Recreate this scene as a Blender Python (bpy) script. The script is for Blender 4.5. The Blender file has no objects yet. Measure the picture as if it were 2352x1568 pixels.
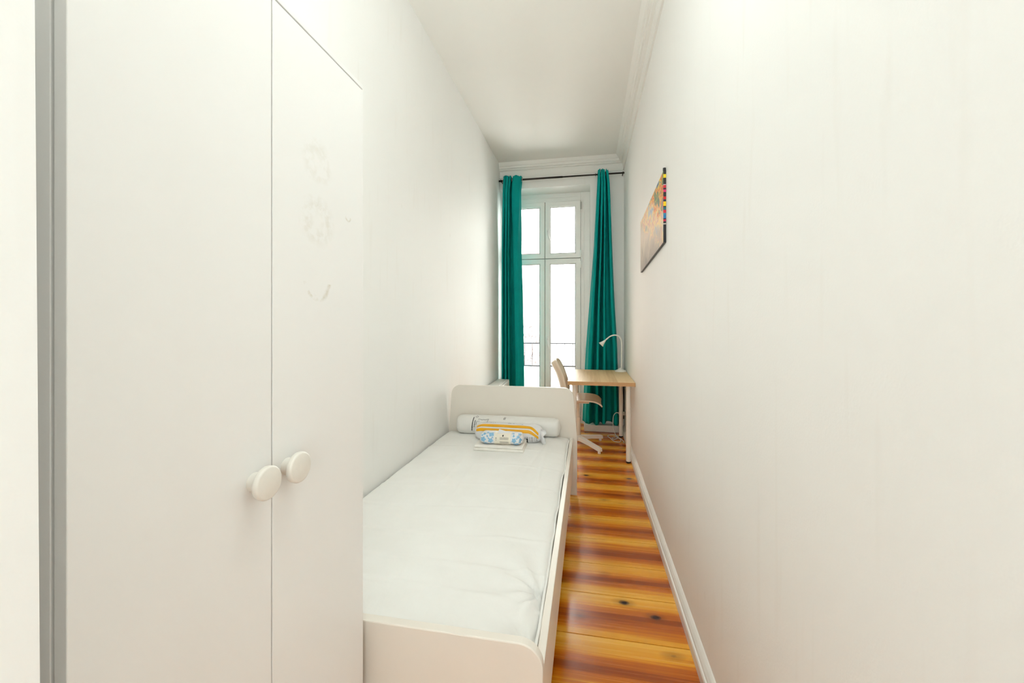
import bpy, bmesh, math, random
from mathutils import Vector, Matrix, noise
random.seed(7)
scene = bpy.context.scene
C = scene.collection
PI = math.pi

# ------------------------------------------------------------ camera, world, lights, exposure
YAW = math.atan(174 / 920)
cam_data = bpy.data.cameras.new('camera')
cam_data.sensor_width = 36.0
cam_data.lens = 36.0 * 920 / 2352
cam_data.shift_y = -42 / 2352
cam_data.clip_start = 0.02
cam = bpy.data.objects.new('camera', cam_data)
cam.location = (0, 0, 1.3)
cam.rotation_euler = (PI / 2, 0, YAW)
C.objects.link(cam)
scene.camera = cam

world = bpy.data.worlds.new('overcast_sky')
scene.world = world
world.use_nodes = True
bg = world.node_tree.nodes['Background']
bg.inputs['Color'].default_value = (1.0, 0.99, 0.955, 1)
bg.inputs['Strength'].default_value = 16.5

def area_light(name, loc, rot, sx, sy, power, col):
    l = bpy.data.lights.new(name, 'AREA')
    l.shape = 'RECTANGLE'; l.size = sx; l.size_y = sy
    l.energy = power; l.color = col
    o = bpy.data.objects.new(name, l)
    o.location = loc; o.rotation_euler = rot
    C.objects.link(o)
    return o
# ceiling lamp of the room, above the bed foot and the wardrobe (out of the frame)
pl = bpy.data.lights.new('ceiling_lamp_light', 'POINT')
pl.energy = 16.5; pl.color = (0.915, 1.0, 0.99); pl.shadow_soft_size = 0.16
plo = bpy.data.objects.new('ceiling_lamp_light', pl); plo.location = (-0.04, 0.82, 2.90); C.objects.link(plo)
# added frontal fill light, set before the closed wall behind the camera
area_light('rear_fill_light', (0.0, -1.32, 1.35), (math.radians(90), 0, 0), 0.8, 2.0, 12.5, (0.86, 0.97, 0.99))

# the window opening guides the sampling of the sky (emits nothing itself)
po = area_light('window_portal', (-0.53, 5.49, 1.5), (math.radians(-90), 0, 0), 1.12, 2.98, 1, (1, 1, 1))
po.data.cycles.is_portal = True

vs = scene.view_settings
vs.view_transform = 'Standard'; vs.look = 'None'; vs.gamma = 1.0; vs.exposure = 0.36
vs.use_curve_mapping = False
try:
    scene.cycles.use_denoising = True
    scene.cycles.max_bounces = 10
    scene.cycles.diffuse_bounces = 7
    scene.cycles.glossy_bounces = 3
    scene.cycles.transparent_max_bounces = 8
    scene.cycles.use_adaptive_sampling = True
    scene.cycles.adaptive_threshold = 0.09
    scene.cycles.adaptive_min_samples = 16
except Exception:
    pass

# ------------------------------------------------------------ helpers
def srgb(r, g, b):
    f = lambda c: (c / 255 / 12.92) if c / 255 <= 0.04045 else ((c / 255 + 0.055) / 1.055) ** 2.4
    return (f(r), f(g), f(b), 1)

def link(o, parent=None):
    C.objects.link(o)
    if parent is not None:
        o.parent = parent
    return o

def obj(name, bm, mat, parent=None, smooth=False, loc=None):
    me = bpy.data.meshes.new(name)
    bmesh.ops.recalc_face_normals(bm, faces=bm.faces[:])
    if loc is not None:
        bmesh.ops.translate(bm, verts=bm.verts[:], vec=-Vector(loc))
    bm.to_mesh(me); bm.free()
    if mat: me.materials.append(mat)
    if smooth:
        for p in me.polygons: p.use_smooth = True
    o = bpy.data.objects.new(name, me)
    if loc is not None: o.location = loc
    link(o, parent)
    return o

def rebase(o, base):
    """give a parentless mesh its origin at base"""
    b = Vector(base)
    o.data.transform(Matrix.Translation(-b)); o.location = b
    return o

def thing(name, loc, label, cat, group=None):
    o = bpy.data.objects.new(name, None)
    o.empty_display_size = 0.05
    o.location = loc
    link(o)
    o['label'] = label; o['category'] = cat
    if group: o['group'] = group
    return o

def tag(o, label, cat, group=None):
    o['label'] = label; o['category'] = cat
    if group: o['group'] = group
    return o

def part(name, bm, mat, t, smooth=False):
    """mesh modelled in world space, made a child of thing t (t unrotated)"""
    w = Vector((0, 0, 0)); p = t
    while p is not None:
        w += Vector(p.location); p = p.parent
    bmesh.ops.translate(bm, verts=bm.verts[:], vec=-w)
    return obj(name, bm, mat, t, smooth)

def struct(o, label):
    o['kind'] = 'structure'; o['label'] = label
    return o

def box(bm, x0, x1, y0, y1, z0, z1, bev=0, seg=2):
    t = bmesh.new()
    vs_ = [t.verts.new(p) for p in [(x0,y0,z0),(x1,y0,z0),(x1,y1,z0),(x0,y1,z0),(x0,y0,z1),(x1,y0,z1),(x1,y1,z1),(x0,y1,z1)]]
    for f in [(0,1,2,3),(4,7,6,5),(0,4,5,1),(1,5,6,2),(2,6,7,3),(3,7,4,0)]:
        t.faces.new([vs_[i] for i in f])
    bmesh.ops.recalc_face_normals(t, faces=t.faces[:])
    if bev > 0:
        bmesh.ops.bevel(t, geom=t.edges[:], offset=bev, segments=seg, profile=0.5, affect='EDGES', clamp_overlap=True)
    me = bpy.data.meshes.new('tmp'); t.to_mesh(me); t.free()
    bm.from_mesh(me); bpy.data.meshes.remove(me)
    return bm

def bx(*a, **k):
    return box(bmesh.new(), *a, **k)

def prism(outline, axis, a, b, bev=0):
    """extrude a 2D outline along an axis from a to b. axis 'y': outline is (x,z); 'x': (y,z); 'z': (x,y)"""
    bm = bmesh.new()
    def P(p, t):
        return {'y': (p[0], t, p[1]), 'x': (t, p[0], p[1]), 'z': (p[0], p[1], t)}[axis]
    va = [bm.verts.new(P(p, a)) for p in outline]; vb = [bm.verts.new(P(p, b)) for p in outline]
    n = len(outline)
    fa = bm.faces.new(va); fb = bm.faces.new(vb[::-1])
    for i in range(n):
        bm.faces.new([va[i], vb[i], vb[(i+1) % n], va[(i+1) % n]])
    bmesh.ops.recalc_face_normals(bm, faces=bm.faces[:])
    if bev > 0:
        es = set(fa.edges) | set(fb.edges)
        bmesh.ops.bevel(bm, geom=list(es), offset=bev, segments=2, profile=0.5, affect='EDGES', clamp_overlap=True)
    return bm

def arc(cx, cy, r, a0, a1, n=8):
    return [(cx + r*math.cos(math.radians(a0 + (a1-a0)*i/n)), cy + r*math.sin(math.radians(a0 + (a1-a0)*i/n))) for i in range(n+1)]

def tube(bm, pts, r, n=10, cap=True):
    pts = [Vector(p) for p in pts]
    rs = r if isinstance(r, (list, tuple)) else [r]*len(pts)
    rings = []; up = None
    for i, p in enumerate(pts):
        d = (pts[min(i+1, len(pts)-1)] - pts[max(i-1, 0)]).normalized()
        if up is None:
            up = d.orthogonal().normalized()
        up = (up - d*up.dot(d)).normalized()
        s = d.cross(up)
        rings.append([bm.verts.new(p + rs[i]*(math.cos(2*PI*k/n)*up + math.sin(2*PI*k/n)*s)) for k in range(n)])
    for a, b in zip(rings, rings[1:]):
        for k in range(n):
            bm.faces.new([a[k], a[(k+1) % n], b[(k+1) % n], b[k]])
    if cap:
        bm.faces.new(rings[0][::-1]); bm.faces.new(rings[-1])
    return bm

def spline(pts, n=8):
    """catmull-rom through points"""
    P = [Vector(p) for p in pts]; out = []
    for i in range(len(P)-1):
        p0 = P[max(i-1, 0)]; p1 = P[i]; p2 = P[i+1]; p3 = P[min(i+2, len(P)-1)]
        for k in range(n):
            t = k/n
            out.append(0.5*((2*p1) + (-p0+p2)*t + (2*p0-5*p1+4*p2-p3)*t*t + (-p0+3*p1-3*p2+p3)*t**3))
    out.append(P[-1])
    return out

def lathe(bm, prof, origin=(0,0,0), axis=(0,0,1), n=32):
    """prof: (radius, height) list along axis"""
    ax = Vector(axis).normalized(); u = ax.orthogonal().normalized(); v = ax.cross(u); o = Vector(origin)
    rings = []
    for r, h in prof:
        if r < 1e-6:
            rings.append([bm.verts.new(o + ax*h)])
        else:
            rings.append([bm.verts.new(o + ax*h + r*(math.cos(2*PI*k/n)*u + math.sin(2*PI*k/n)*v)) for k in range(n)])
    for a, b in zip(rings, rings[1:]):
        for k in range(n):
            k2 = (k+1) % n
            if len(a) == 1 and len(b) == 1: continue
            if len(a) == 1: bm.faces.new([a[0], b[k2], b[k]])
            elif len(b) == 1: bm.faces.new([a[k], a[k2], b[0]])
            else: bm.faces.new([a[k], a[k2], b[k2], b[k]])
    return bm

def torus(bm, origin, axis, R, r, n=24, m=8):
    ax = Vector(axis).normalized(); u = ax.orthogonal().normalized(); v = ax.cross(u); o = Vector(origin)
    g = []
    for i in range(n):
        a = 2*PI*i/n; d = math.cos(a)*u + math.sin(a)*v
        g.append([bm.verts.new(o + d*(R + r*math.cos(2*PI*j/m)) + ax*(r*math.sin(2*PI*j/m))) for j in range(m)])
    for i in range(n):
        for j in range(m):
            bm.faces.new([g[i][j], g[(i+1) % n][j], g[(i+1) % n][(j+1) % m], g[i][(j+1) % m]])
    return bm

# ------------------------------------------------------------ materials
def new_mat(name):
    m = bpy.data.materials.new(name); m.use_nodes = True
    nt = m.node_tree
    return m, nt, nt.nodes['Principled BSDF']

def N(nt, kind, **kw):
    n = nt.nodes.new(kind)
    for k, v in kw.items():
        if k in n.inputs.keys() if hasattr(n.inputs, 'keys') else False:
            n.inputs[k].default_value = v
        else:
            setattr(n, k, v)
    return n

def L(nt, a, b): nt.links.new(a, b)

def mapping(nt, coord='Object', scale=(1,1,1), loc=(0,0,0)):
    tc = nt.nodes.new('ShaderNodeTexCoord'); mp = nt.nodes.new('ShaderNodeMapping')
    mp.inputs['Scale'].default_value = scale; mp.inputs['Location'].default_value = loc
    L(nt, tc.outputs[coord], mp.inputs['Vector'])
    return mp.outputs['Vector']

def noise_tex(nt, vec, scale, detail=4, rough=0.55):
    n = nt.nodes.new('ShaderNodeTexNoise')
    n.inputs['Scale'].default_value = scale; n.inputs['Detail'].default_value = detail; n.inputs['Roughness'].default_value = rough
    L(nt, vec, n.inputs['Vector'])
    return n.outputs['Fac']

def ramp(nt, fac, stops):
    r = nt.nodes.new('ShaderNodeValToRGB')
    e = r.color_ramp.elements
    e[0].position = stops[0][0]; e[0].color = stops[0][1]
    e[1].position = stops[-1][0]; e[1].color = stops[-1][1]
    for p, c in stops[1:-1]:
        x = e.new(p); x.color = c
    L(nt, fac, r.inputs['Fac'])
    return r.outputs['Color']

def mixc(nt, fac, a, b, mode='MIX'):
    m = nt.nodes.new('ShaderNodeMix'); m.data_type = 'RGBA'; m.blend_type = mode
    for s, v in ((0, fac), (6, a), (7, b)):
        if hasattr(v, 'links') or hasattr(v, 'is_linked'):
            L(nt, v, m.inputs[s])
        else:
            m.inputs[s].default_value = v
    return m.outputs[2]

def math_n(nt, op, a, b=0.0, c=0.0):
    m = nt.nodes.new('ShaderNodeMath'); m.operation = op
    for i, v in enumerate((a, b, c)):
        if hasattr(v, 'is_linked'): L(nt, v, m.inputs[i])
        else: m.inputs[i].default_value = v
    return m.outputs[0]

def bump(nt, bsdf, height, strength, dist=0.01):
    b = nt.nodes.new('ShaderNodeBump')
    b.inputs['Strength'].default_value = strength; b.inputs['Distance'].default_value = dist
    L(nt, height, b.inputs['Height']); L(nt, b.outputs['Normal'], bsdf.inputs['Normal'])

def plain(name, col, rough=0.5, metal=0.0, var=0.03, nscale=14, bmp=0.0, coat=0.0):
    m, nt, b = new_mat(name)
    v = mapping(nt)
    n = noise_tex(nt, v, nscale, 2)
    dark = tuple(c*(1-var*2) for c in col[:3]) + (1,)
    L(nt, ramp(nt, n, [(0.3, dark), (0.7, col)]), b.inputs['Base Color'])
    b.inputs['Roughness'].default_value = rough; b.inputs['Metallic'].default_value = metal
    if coat: b.inputs['Coat Weight'].default_value = coat
    if bmp: bump(nt, b, noise_tex(nt, v, nscale*8, 6), bmp, 0.003)
    return m

def wall_paint(name, col, bmp=0.12):
    m, nt, b = new_mat(name)
    v = mapping(nt, 'Object')
    big = noise_tex(nt, v, 1.3, 1)
    base = ramp(nt, big, [(0.3, tuple(c*0.975 for c in col[:3]) + (1,)), (0.7, col)])
    # faint vertical roller streaks and small scuffs
    streak = noise_tex(nt, mapping(nt, 'Object', (7, 7, 0.7)), 3.0, 2)
    base = mixc(nt, ramp(nt, streak, [(0.60, (0,0,0,1)), (0.85, (0.10,0.10,0.10,1))]), base, srgb(196, 176, 150))
    spots = noise_tex(nt, mapping(nt, 'Object', (1, 1, 0.55)), 16.0, 1, 0.5)
    base = mixc(nt, ramp(nt, spots, [(0.80, (0,0,0,1)), (0.86, (0.12,0.12,0.12,1))]), base, srgb(160, 145, 120))
    L(nt, base, b.inputs['Base Color'])
    b.inputs['Roughness'].default_value = 0.62
    bump(nt, b, noise_tex(nt, v, 160, 1), bmp, 0.002)
    return m

M = {}
M['wall'] = wall_paint('white_wall_paint', (0.87, 0.865, 0.845, 1))
M['ceiling'] = plain('white_ceiling_paint', (0.85, 0.84, 0.805, 1), 0.8, var=0.008, nscale=1.5)
M['trim'] = plain('white_gloss_trim', (0.80, 0.78, 0.735, 1), 0.4, var=0.02)
M['upvc'] = plain('white_window_frame', (0.85, 0.845, 0.82, 1), 0.32, var=0.008)
M['bed_white'] = plain('white_laminate', (0.81, 0.755, 0.68, 1), 0.38, var=0.012, nscale=5)
M['white_metal'] = plain('white_powder_coat', (0.87, 0.845, 0.79, 1), 0.38, var=0.01)
M['black'] = plain('black_rubber', (0.012, 0.012, 0.012, 1), 0.6)
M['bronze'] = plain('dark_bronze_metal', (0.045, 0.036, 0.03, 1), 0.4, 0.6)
M['copper'] = plain('copper_clip', (0.45, 0.25, 0.17, 1), 0.35, 0.9)
M['steel'] = plain('brushed_steel', (0.55, 0.54, 0.52, 1), 0.3, 1.0)
M['chair'] = plain('off_white_plastic', (0.83, 0.73, 0.60, 1), 0.42, var=0.01)
M['knob'] = plain('cream_knob_plastic', (0.80, 0.765, 0.70, 1), 0.3, var=0.02, nscale=40)
M['cord'] = plain('white_cord', (0.78, 0.75, 0.70, 1), 0.45)
M['ink'] = plain('black_print', (0.02, 0.02, 0.022, 1), 0.5)
M['navy'] = plain('navy_print', (0.05, 0.06, 0.22, 1), 0.5)
M['grey_ink'] = plain('grey_print', (0.28, 0.26, 0.23, 1), 0.6)
M['yellow'] = plain('yellow_print', srgb(238, 172, 0), 0.35, var=0.02)
M['blue'] = plain('blue_flower_print', srgb(140, 190, 224), 0.45, var=0.06, nscale=60)
M['cream_print'] = plain('cream_paper_label', srgb(238, 231, 216), 0.6)
M['film'] = plain('white_plastic_film', (0.80, 0.785, 0.75, 1), 0.28, var=0.02, nscale=20, bmp=0.10)
M['film_cool'] = plain('cool_white_plastic_film', (0.80, 0.80, 0.815, 1), 0.25, var=0.02, nscale=20, bmp=0.10)
M['rail_grey'] = plain('grey_painted_iron', (0.016, 0.016, 0.018, 1), 0.9)
M['rail_grey'].node_tree.nodes['Principled BSDF'].inputs['Specular IOR Level'].default_value = 0.05
M['dark_brown'] = plain('plain_dark_brown', (0.045, 0.028, 0.02, 1), 0.55)
M['concrete'] = plain('pale_concrete', (0.62, 0.60, 0.56, 1), 0.9, var=0.1, nscale=6)

def mat_fabric_white():
    m, nt, b = new_mat('white_cotton_cover')
    v = mapping(nt)
    n = noise_tex(nt, v, 6, 4)
    L(nt, ramp(nt, n, [(0.3, (0.83, 0.82, 0.79, 1)), (0.7, (0.86, 0.855, 0.83, 1))]), b.inputs['Base Color'])
    b.inputs['Roughness'].default_value = 0.85
    w = nt.nodes.new('ShaderNodeTexNoise'); w.inputs['Scale'].default_value = 22; w.inputs['Detail'].default_value = 5
    L(nt, mapping(nt, 'Object', (1, 0.6, 1)), w.inputs['Vector'])
    bump(nt, b, w.outputs['Fac'], 0.25, 0.01)
    return m
M['cotton'] = mat_fabric_white()
M['sheet'] = plain('cream_cotton', (0.87, 0.835, 0.78, 1), 0.85, var=0.03, nscale=30, bmp=0.2)

def mat_curtain():
    m, nt, b = new_mat('teal_curtain_cloth')
    v = mapping(nt)
    n = noise_tex(nt, v, 9, 4)
    col = ramp(nt, n, [(0.3, srgb(0, 152, 148)), (0.7, srgb(0, 160, 155))])
    L(nt, col, b.inputs['Base Color'])
    b.inputs['Roughness'].default_value = 0.8; b.inputs['Specular IOR Level'].default_value = 0.15
    weave = noise_tex(nt, mapping(nt, 'Object', (1, 1, 1)), 420, 2)
    bump(nt, b, weave, 0.15, 0.002)
    tr = nt.nodes.new('ShaderNodeBsdfTranslucent'); L(nt, col, tr.inputs['Color'])
    mx = nt.nodes.new('ShaderNodeMixShader'); mx.inputs[0].default_value = 0.06
    L(nt, b.outputs[0], mx.inputs[1]); L(nt, tr.outputs[0], mx.inputs[2])
    L(nt, mx.outputs[0], nt.nodes['Material Output'].inputs['Surface'])
    return m
M['curtain'] = mat_curtain()

def mat_glass():
    m, nt, b = new_mat('window_glass')
    t = nt.nodes.new('ShaderNodeBsdfTransparent'); g = nt.nodes.new('ShaderNodeBsdfGlossy')
    g.inputs['Roughness'].default_value = 0.02
    t.inputs['Color'].default_value = (0.95, 0.97, 0.96, 1)
    f = nt.nodes.new('ShaderNodeFresnel'); f.inputs['IOR'].default_value = 1.45
    mx = nt.nodes.new('ShaderNodeMixShader')
    L(nt, f.outputs[0], mx.inputs[0]); L(nt, t.outputs[0], mx.inputs[1]); L(nt, g.outputs[0], mx.inputs[2])
    L(nt, mx.outputs[0], nt.nodes['Material Output'].inputs['Surface'])
    return m
M['glass'] = mat_glass()

def mat_plank():
    m, nt, b = new_mat('varnished_pine_plank')
    tc = nt.nodes.new('ShaderNodeTexCoord'); oi = nt.nodes.new('ShaderNodeObjectInfo')
    sep = nt.nodes.new('ShaderNodeSeparateXYZ'); L(nt, tc.outputs['Generated'], sep.inputs[0])
    # per plank offset of object coordinates
    off = nt.nodes.new('ShaderNodeCombineXYZ')
    r100 = math_n(nt, 'MULTIPLY', oi.outputs['Random'], 37.0)
    L(nt, r100, off.inputs[0]); L(nt, r100, off.inputs[1]); L(nt, r100, off.inputs[2])
    add = nt.nodes.new('ShaderNodeVectorMath'); add.operation = 'ADD'
    L(nt, tc.outputs['Object'], add.inputs[0]); L(nt, off.outputs[0], add.inputs[1])
    def sc(s):
        mp = nt.nodes.new('ShaderNodeMapping'); mp.inputs['Scale'].default_value = s
        L(nt, add.outputs[0], mp.inputs['Vector']); return mp.outputs['Vector']
    warp = noise_tex(nt, sc((1.6, 5, 1)), 1.0, 2)
    # distance from the heart line of the plank, warped
    ctr = math_n(nt, 'ADD', 0.42, math_n(nt, 'MULTIPLY', oi.outputs['Random'], 0.18))
    d = math_n(nt, 'ABSOLUTE', math_n(nt, 'SUBTRACT', math_n(nt, 'ADD', sep.outputs['Y'], math_n(nt, 'MULTIPLY', math_n(nt, 'SUBTRACT', warp, 0.5), 0.22)), ctr))
    fine = noise_tex(nt, sc((1.0, 70, 1)), 1.0, 6, 0.65)
    band = noise_tex(nt, sc((0.6, 21, 1)), 1.0, 4, 0.55)
    f = math_n(nt, 'ADD', math_n(nt, 'MULTIPLY', d, 1.55), math_n(nt, 'MULTIPLY', math_n(nt, 'SUBTRACT', band, 0.5), 0.70))
    f = math_n(nt, 'ADD', f, math_n(nt, 'MULTIPLY', math_n(nt, 'SUBTRACT', fine, 0.5), 0.80))
    col = ramp(nt, f, [(0.0, srgb(154, 70, 4)), (0.16, srgb(186, 94, 6)), (0.42, srgb(212, 122, 10)), (0.54, srgb(232, 160, 38)), (0.85, srgb(244, 184, 70))])
    tint = ramp(nt, oi.outputs['Random'], [(0.0, (0.98, 0.96, 0.92, 1)), (1.0, (1, 1, 1, 1))])
    col = mixc(nt, 1.0, col, tint, 'MULTIPLY')
    # knots
    vo = nt.nodes.new('ShaderNodeTexVoronoi'); vo.inputs['Scale'].default_value = 1.0
    L(nt, sc((3.6, 6.2, 1)), vo.inputs['Vector'])
    sepc = nt.nodes.new('ShaderNodeSeparateColor'); L(nt, vo.outputs['Color'], sepc.inputs[0])
    gate = math_n(nt, 'GREATER_THAN', sepc.outputs[0], 0.22)
    wob = math_n(nt, 'ADD', vo.outputs['Distance'], math_n(nt, 'MULTIPLY', math_n(nt, 'SUBTRACT', noise_tex(nt, sc((14, 24, 1)), 1.0, 3), 0.5), 0.09))
    k = ramp(nt, wob, [(0.04, (1, 1, 1, 1)), (0.075, (0.75, 0.75, 0.75, 1)), (0.10, (0.30, 0.30, 0.30, 1)), (0.22, (0, 0, 0, 1))])
    kf = math_n(nt, 'MULTIPLY', k, gate)
    col = mixc(nt, kf, col, srgb(52, 22, 8))
    L(nt, col, b.inputs['Base Color'])
    L(nt, ramp(nt, fine, [(0.3, (0.20,)*3 + (1,)), (0.7, (0.30,)*3 + (1,))]), b.inputs['Roughness'])
    b.inputs['Specular IOR Level'].default_value = 0.4; b.inputs['Coat Weight'].default_value = 0.15; b.inputs['Coat Roughness'].default_value = 0.10
    bump(nt, b, math_n(nt, 'ADD', fine, math_n(nt, 'MULTIPLY', noise_tex(nt, sc((3, 5, 1)), 1.0, 2), 1.5)), 0.10, 0.004)
    return m
M['plank'] = mat_plank()

def mat_oak():
    m, nt, b = new_mat('light_oak_veneer')
    n1 = noise_tex(nt, mapping(nt, 'Object', (34, 1.5, 30)), 1.0, 5, 0.6)
    # joined staves of slightly different tone across the width
    tc = nt.nodes.new('ShaderNodeTexCoord'); sep = nt.nodes.new('ShaderNodeSeparateXYZ'); L(nt, tc.outputs['Object'], sep.inputs[0])
    st = math_n(nt, 'FLOOR', math_n(nt, 'MULTIPLY', sep.outputs[0], 13.0))
    wn = nt.nodes.new('ShaderNodeTexWhiteNoise'); wn.noise_dimensions = '1D'; L(nt, st, wn.inputs['W'])
    f = math_n(nt, 'ADD', math_n(nt, 'MULTIPLY', n1, 0.7), math_n(nt, 'MULTIPLY', wn.outputs['Value'], 0.35))
    L(nt, ramp(nt, f, [(0.25, srgb(212, 176, 126)), (0.55, srgb(232, 202, 154)), (0.85, srgb(240, 214, 172))]), b.inputs['Base Color'])
    b.inputs['Roughness'].default_value = 0.5; b.inputs['Specular IOR Level'].default_value = 0.3
    return m
M['oak'] = mat_oak()
M['oak_edge'] = plain('oak_edge_band', srgb(204, 160, 110), 0.45, var=0.05, nscale=30)

def mat_door_stain():
    """white laminate door with faint ring residues left by stickers (object coords: y along width, z height)"""
    m, nt, b = new_mat('white_laminate_with_glue_marks')
    tc = nt.nodes.new('ShaderNodeTexCoord')
    n = noise_tex(nt, mapping(nt), 26, 4); n2 = noise_tex(nt, mapping(nt), 60, 3)
    base = (0.85, 0.845, 0.83, 1)
    col = None
    total = None
    # (y, z, radius, ring width, only_lower, strength)
    for (y, z, r, wd, low, s) in [(0.775, 1.650, 0.030, 0.024, 0, .17), (0.774, 1.520, 0.034, 0.028, 0, .20), (0.776, 1.393, 0.038, 0.008, 1, .45), (0.8876, 1.560, 0.010, 0.004, 1, .6)]:
        vm = nt.nodes.new('ShaderNodeVectorMath'); vm.operation = 'DISTANCE'
        mp = nt.nodes.new('ShaderNodeMapping'); mp.inputs['Scale'].default_value = (0, 1, 1)
        L(nt, tc.outputs['Object'], mp.inputs['Vector']); L(nt, mp.outputs['Vector'], vm.inputs[0])
        vm.inputs[1].default_value = (0, y, z)
        ring = math_n(nt, 'SUBTRACT', 1.0, math_n(nt, 'DIVIDE', math_n(nt, 'ABSOLUTE', math_n(nt, 'SUBTRACT', math_n(nt, 'ADD', vm.outputs['Value'], math_n(nt, 'MULTIPLY', math_n(nt, 'SUBTRACT', n, 0.5), 0.02)), r)), wd))
        ring = math_n(nt, 'MAXIMUM', ring, 0.0)
        if low:
            sp = nt.nodes.new('ShaderNodeSeparateXYZ'); L(nt, tc.outputs['Object'], sp.inputs[0])
            ring = math_n(nt, 'MULTIPLY', ring, math_n(nt, 'LESS_THAN', sp.outputs[2], z - r*0.15))
        ring = math_n(nt, 'MULTIPLY', ring, math_n(nt, 'MULTIPLY', ramp(nt, n2, [(0.42, (0,0,0,1)), (0.62, (1,1,1,1))]), s))
        total = ring if total is None else math_n(nt, 'ADD', total, ring)
    L(nt, mixc(nt, total, base, srgb(188, 176, 146)), b.inputs['Base Color'])
    b.inputs['Roughness'].default_value = 0.36
    return m
M['door'] = plain('white_laminate_door', (0.85, 0.845, 0.83, 1), 0.36, var=0.004, nscale=3)
M['door_marked'] = mat_door_stain()

def mat_art():
    """abstract painting: smoky warm grey, bright paint strokes gathering towards one upper corner"""
    m, nt, b = new_mat('abstract_canvas_print')
    tc = nt.nodes.new('ShaderNodeTexCoord'); sep = nt.nodes.new('ShaderNodeSeparateXYZ')
    L(nt, tc.outputs['Generated'], sep.inputs[0])
    Y, Z = sep.outputs[1], sep.outputs[2]      # Y: 0 near .. 1 far ; Z: 0 bottom .. 1 top
    bgc = ramp(nt, math_n(nt, 'ADD', Z, math_n(nt, 'MULTIPLY', math_n(nt, 'SUBTRACT', noise_tex(nt, mapping(nt, 'Object', (1, 3, 5)), 2.0, 4), 0.5), 0.4)),
               [(0.0, srgb(128, 122, 112)), (0.22, srgb(172, 162, 146)), (0.5, srgb(204, 190, 170)), (1.0, srgb(196, 184, 166))])
    st = mapping(nt, 'Object', (1, 4.5, 6.5))
    hue = nt.nodes.new('ShaderNodeTexNoise'); hue.inputs['Scale'].default_value = 1.6; hue.inputs['Detail'].default_value = 3; L(nt, st, hue.inputs['Vector'])
    bright = ramp(nt, hue.outputs['Fac'], [(0.30, srgb(48, 60, 80)), (0.38, srgb(40, 120, 170)), (0.43, srgb(240, 205, 40)), (0.48, srgb(205, 70, 60)), (0.53, srgb(245, 190, 80)), (0.58, srgb(70, 90, 92)), (0.63, srgb(120, 160, 70)), (0.70, srgb(200, 60, 110))])
    soft = ramp(nt, hue.outputs['Fac'], [(0.35, srgb(150, 170, 190)), (0.45, srgb(240, 205, 110)), (0.52, srgb(205, 150, 140)), (0.6, srgb(238, 205, 130)), (0.68, srgb(150, 160, 150))])
    # strokes concentrate towards near upper corner
    w = math_n(nt, 'ADD', math_n(nt, 'MULTIPLY', Z, 1.15), math_n(nt, 'MULTIPLY', Y, -0.75))
    w = math_n(nt, 'ADD', w, math_n(nt, 'MULTIPLY', math_n(nt, 'SUBTRACT', noise_tex(nt, st, 1.3, 4), 0.5), 1.1))
    c1 = mixc(nt, ramp(nt, w, [(0.05, (0,0,0,1)), (0.30, (0.8,0.8,0.8,1))]), bgc, soft)
    c2 = mixc(nt, ramp(nt, w, [(0.46, (0,0,0,1)), (0.60, (1,1,1,1))]), c1, bright)
    # dark drips at the far lower side
    dr = noise_tex(nt, mapping(nt, 'Object', (1, 11, 3)), 1.6, 3)
    wl = math_n(nt, 'MULTIPLY', ramp(nt, dr, [(0.56, (0,0,0,1)), (0.66, (1,1,1,1))]), ramp(nt, math_n(nt, 'SUBTRACT', math_n(nt, 'MULTIPLY', Y, 0.8), Z), [(0.05, (0,0,0,1)), (0.4, (0.8,0.8,0.8,1))]))
    c3 = mixc(nt, wl, c2, srgb(96, 88, 78))
    L(nt, c3, b.inputs['Base Color'])
    b.inputs['Roughness'].default_value = 0.45
    return m
M['art'] = mat_art()

def mat_art_edge():
    m, nt, b = new_mat('canvas_wrapped_edge')
    tc = nt.nodes.new('ShaderNodeTexCoord'); sep = nt.nodes.new('ShaderNodeSeparateXYZ')
    L(nt, tc.outputs['Generated'], sep.inputs[0])
    r = nt.nodes.new('ShaderNodeValToRGB'); r.color_ramp.interpolation = 'CONSTANT'
    e = r.color_ramp.elements
    K = srgb(34, 32, 36)
    seq = [(0.0, K), (0.25, srgb(210, 200, 190)), (0.262, K), (0.29, srgb(200, 30, 70)), (0.32, K), (0.335, srgb(30, 120, 180)), (0.385, srgb(60, 140, 170)), (0.41, srgb(210, 30, 50)), (0.45, srgb(30, 110, 120)),
           (0.49, K), (0.505, srgb(245, 205, 10)), (0.57, srgb(40, 50, 70)), (0.60, srgb(215, 30, 40)), (0.64, K), (0.70, srgb(215, 40, 110)), (0.735, K), (0.76, srgb(205, 30, 50)), (0.80, srgb(200, 180, 190)), (0.81, K), (0.90, srgb(240, 210, 20)), (0.95, K)]
    e[0].position, e[0].color = seq[0]; e[1].position, e[1].color = seq[-1]
    for p, c in seq[1:-1]:
        x = e.new(p); x.color = c
    L(nt, sep.outputs[2], r.inputs['Fac']); L(nt, r.outputs['Color'], b.inputs['Base Color'])
    b.inputs['Roughness'].default_value = 0.5
    return m
M['art_edge'] = mat_art_edge()

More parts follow.
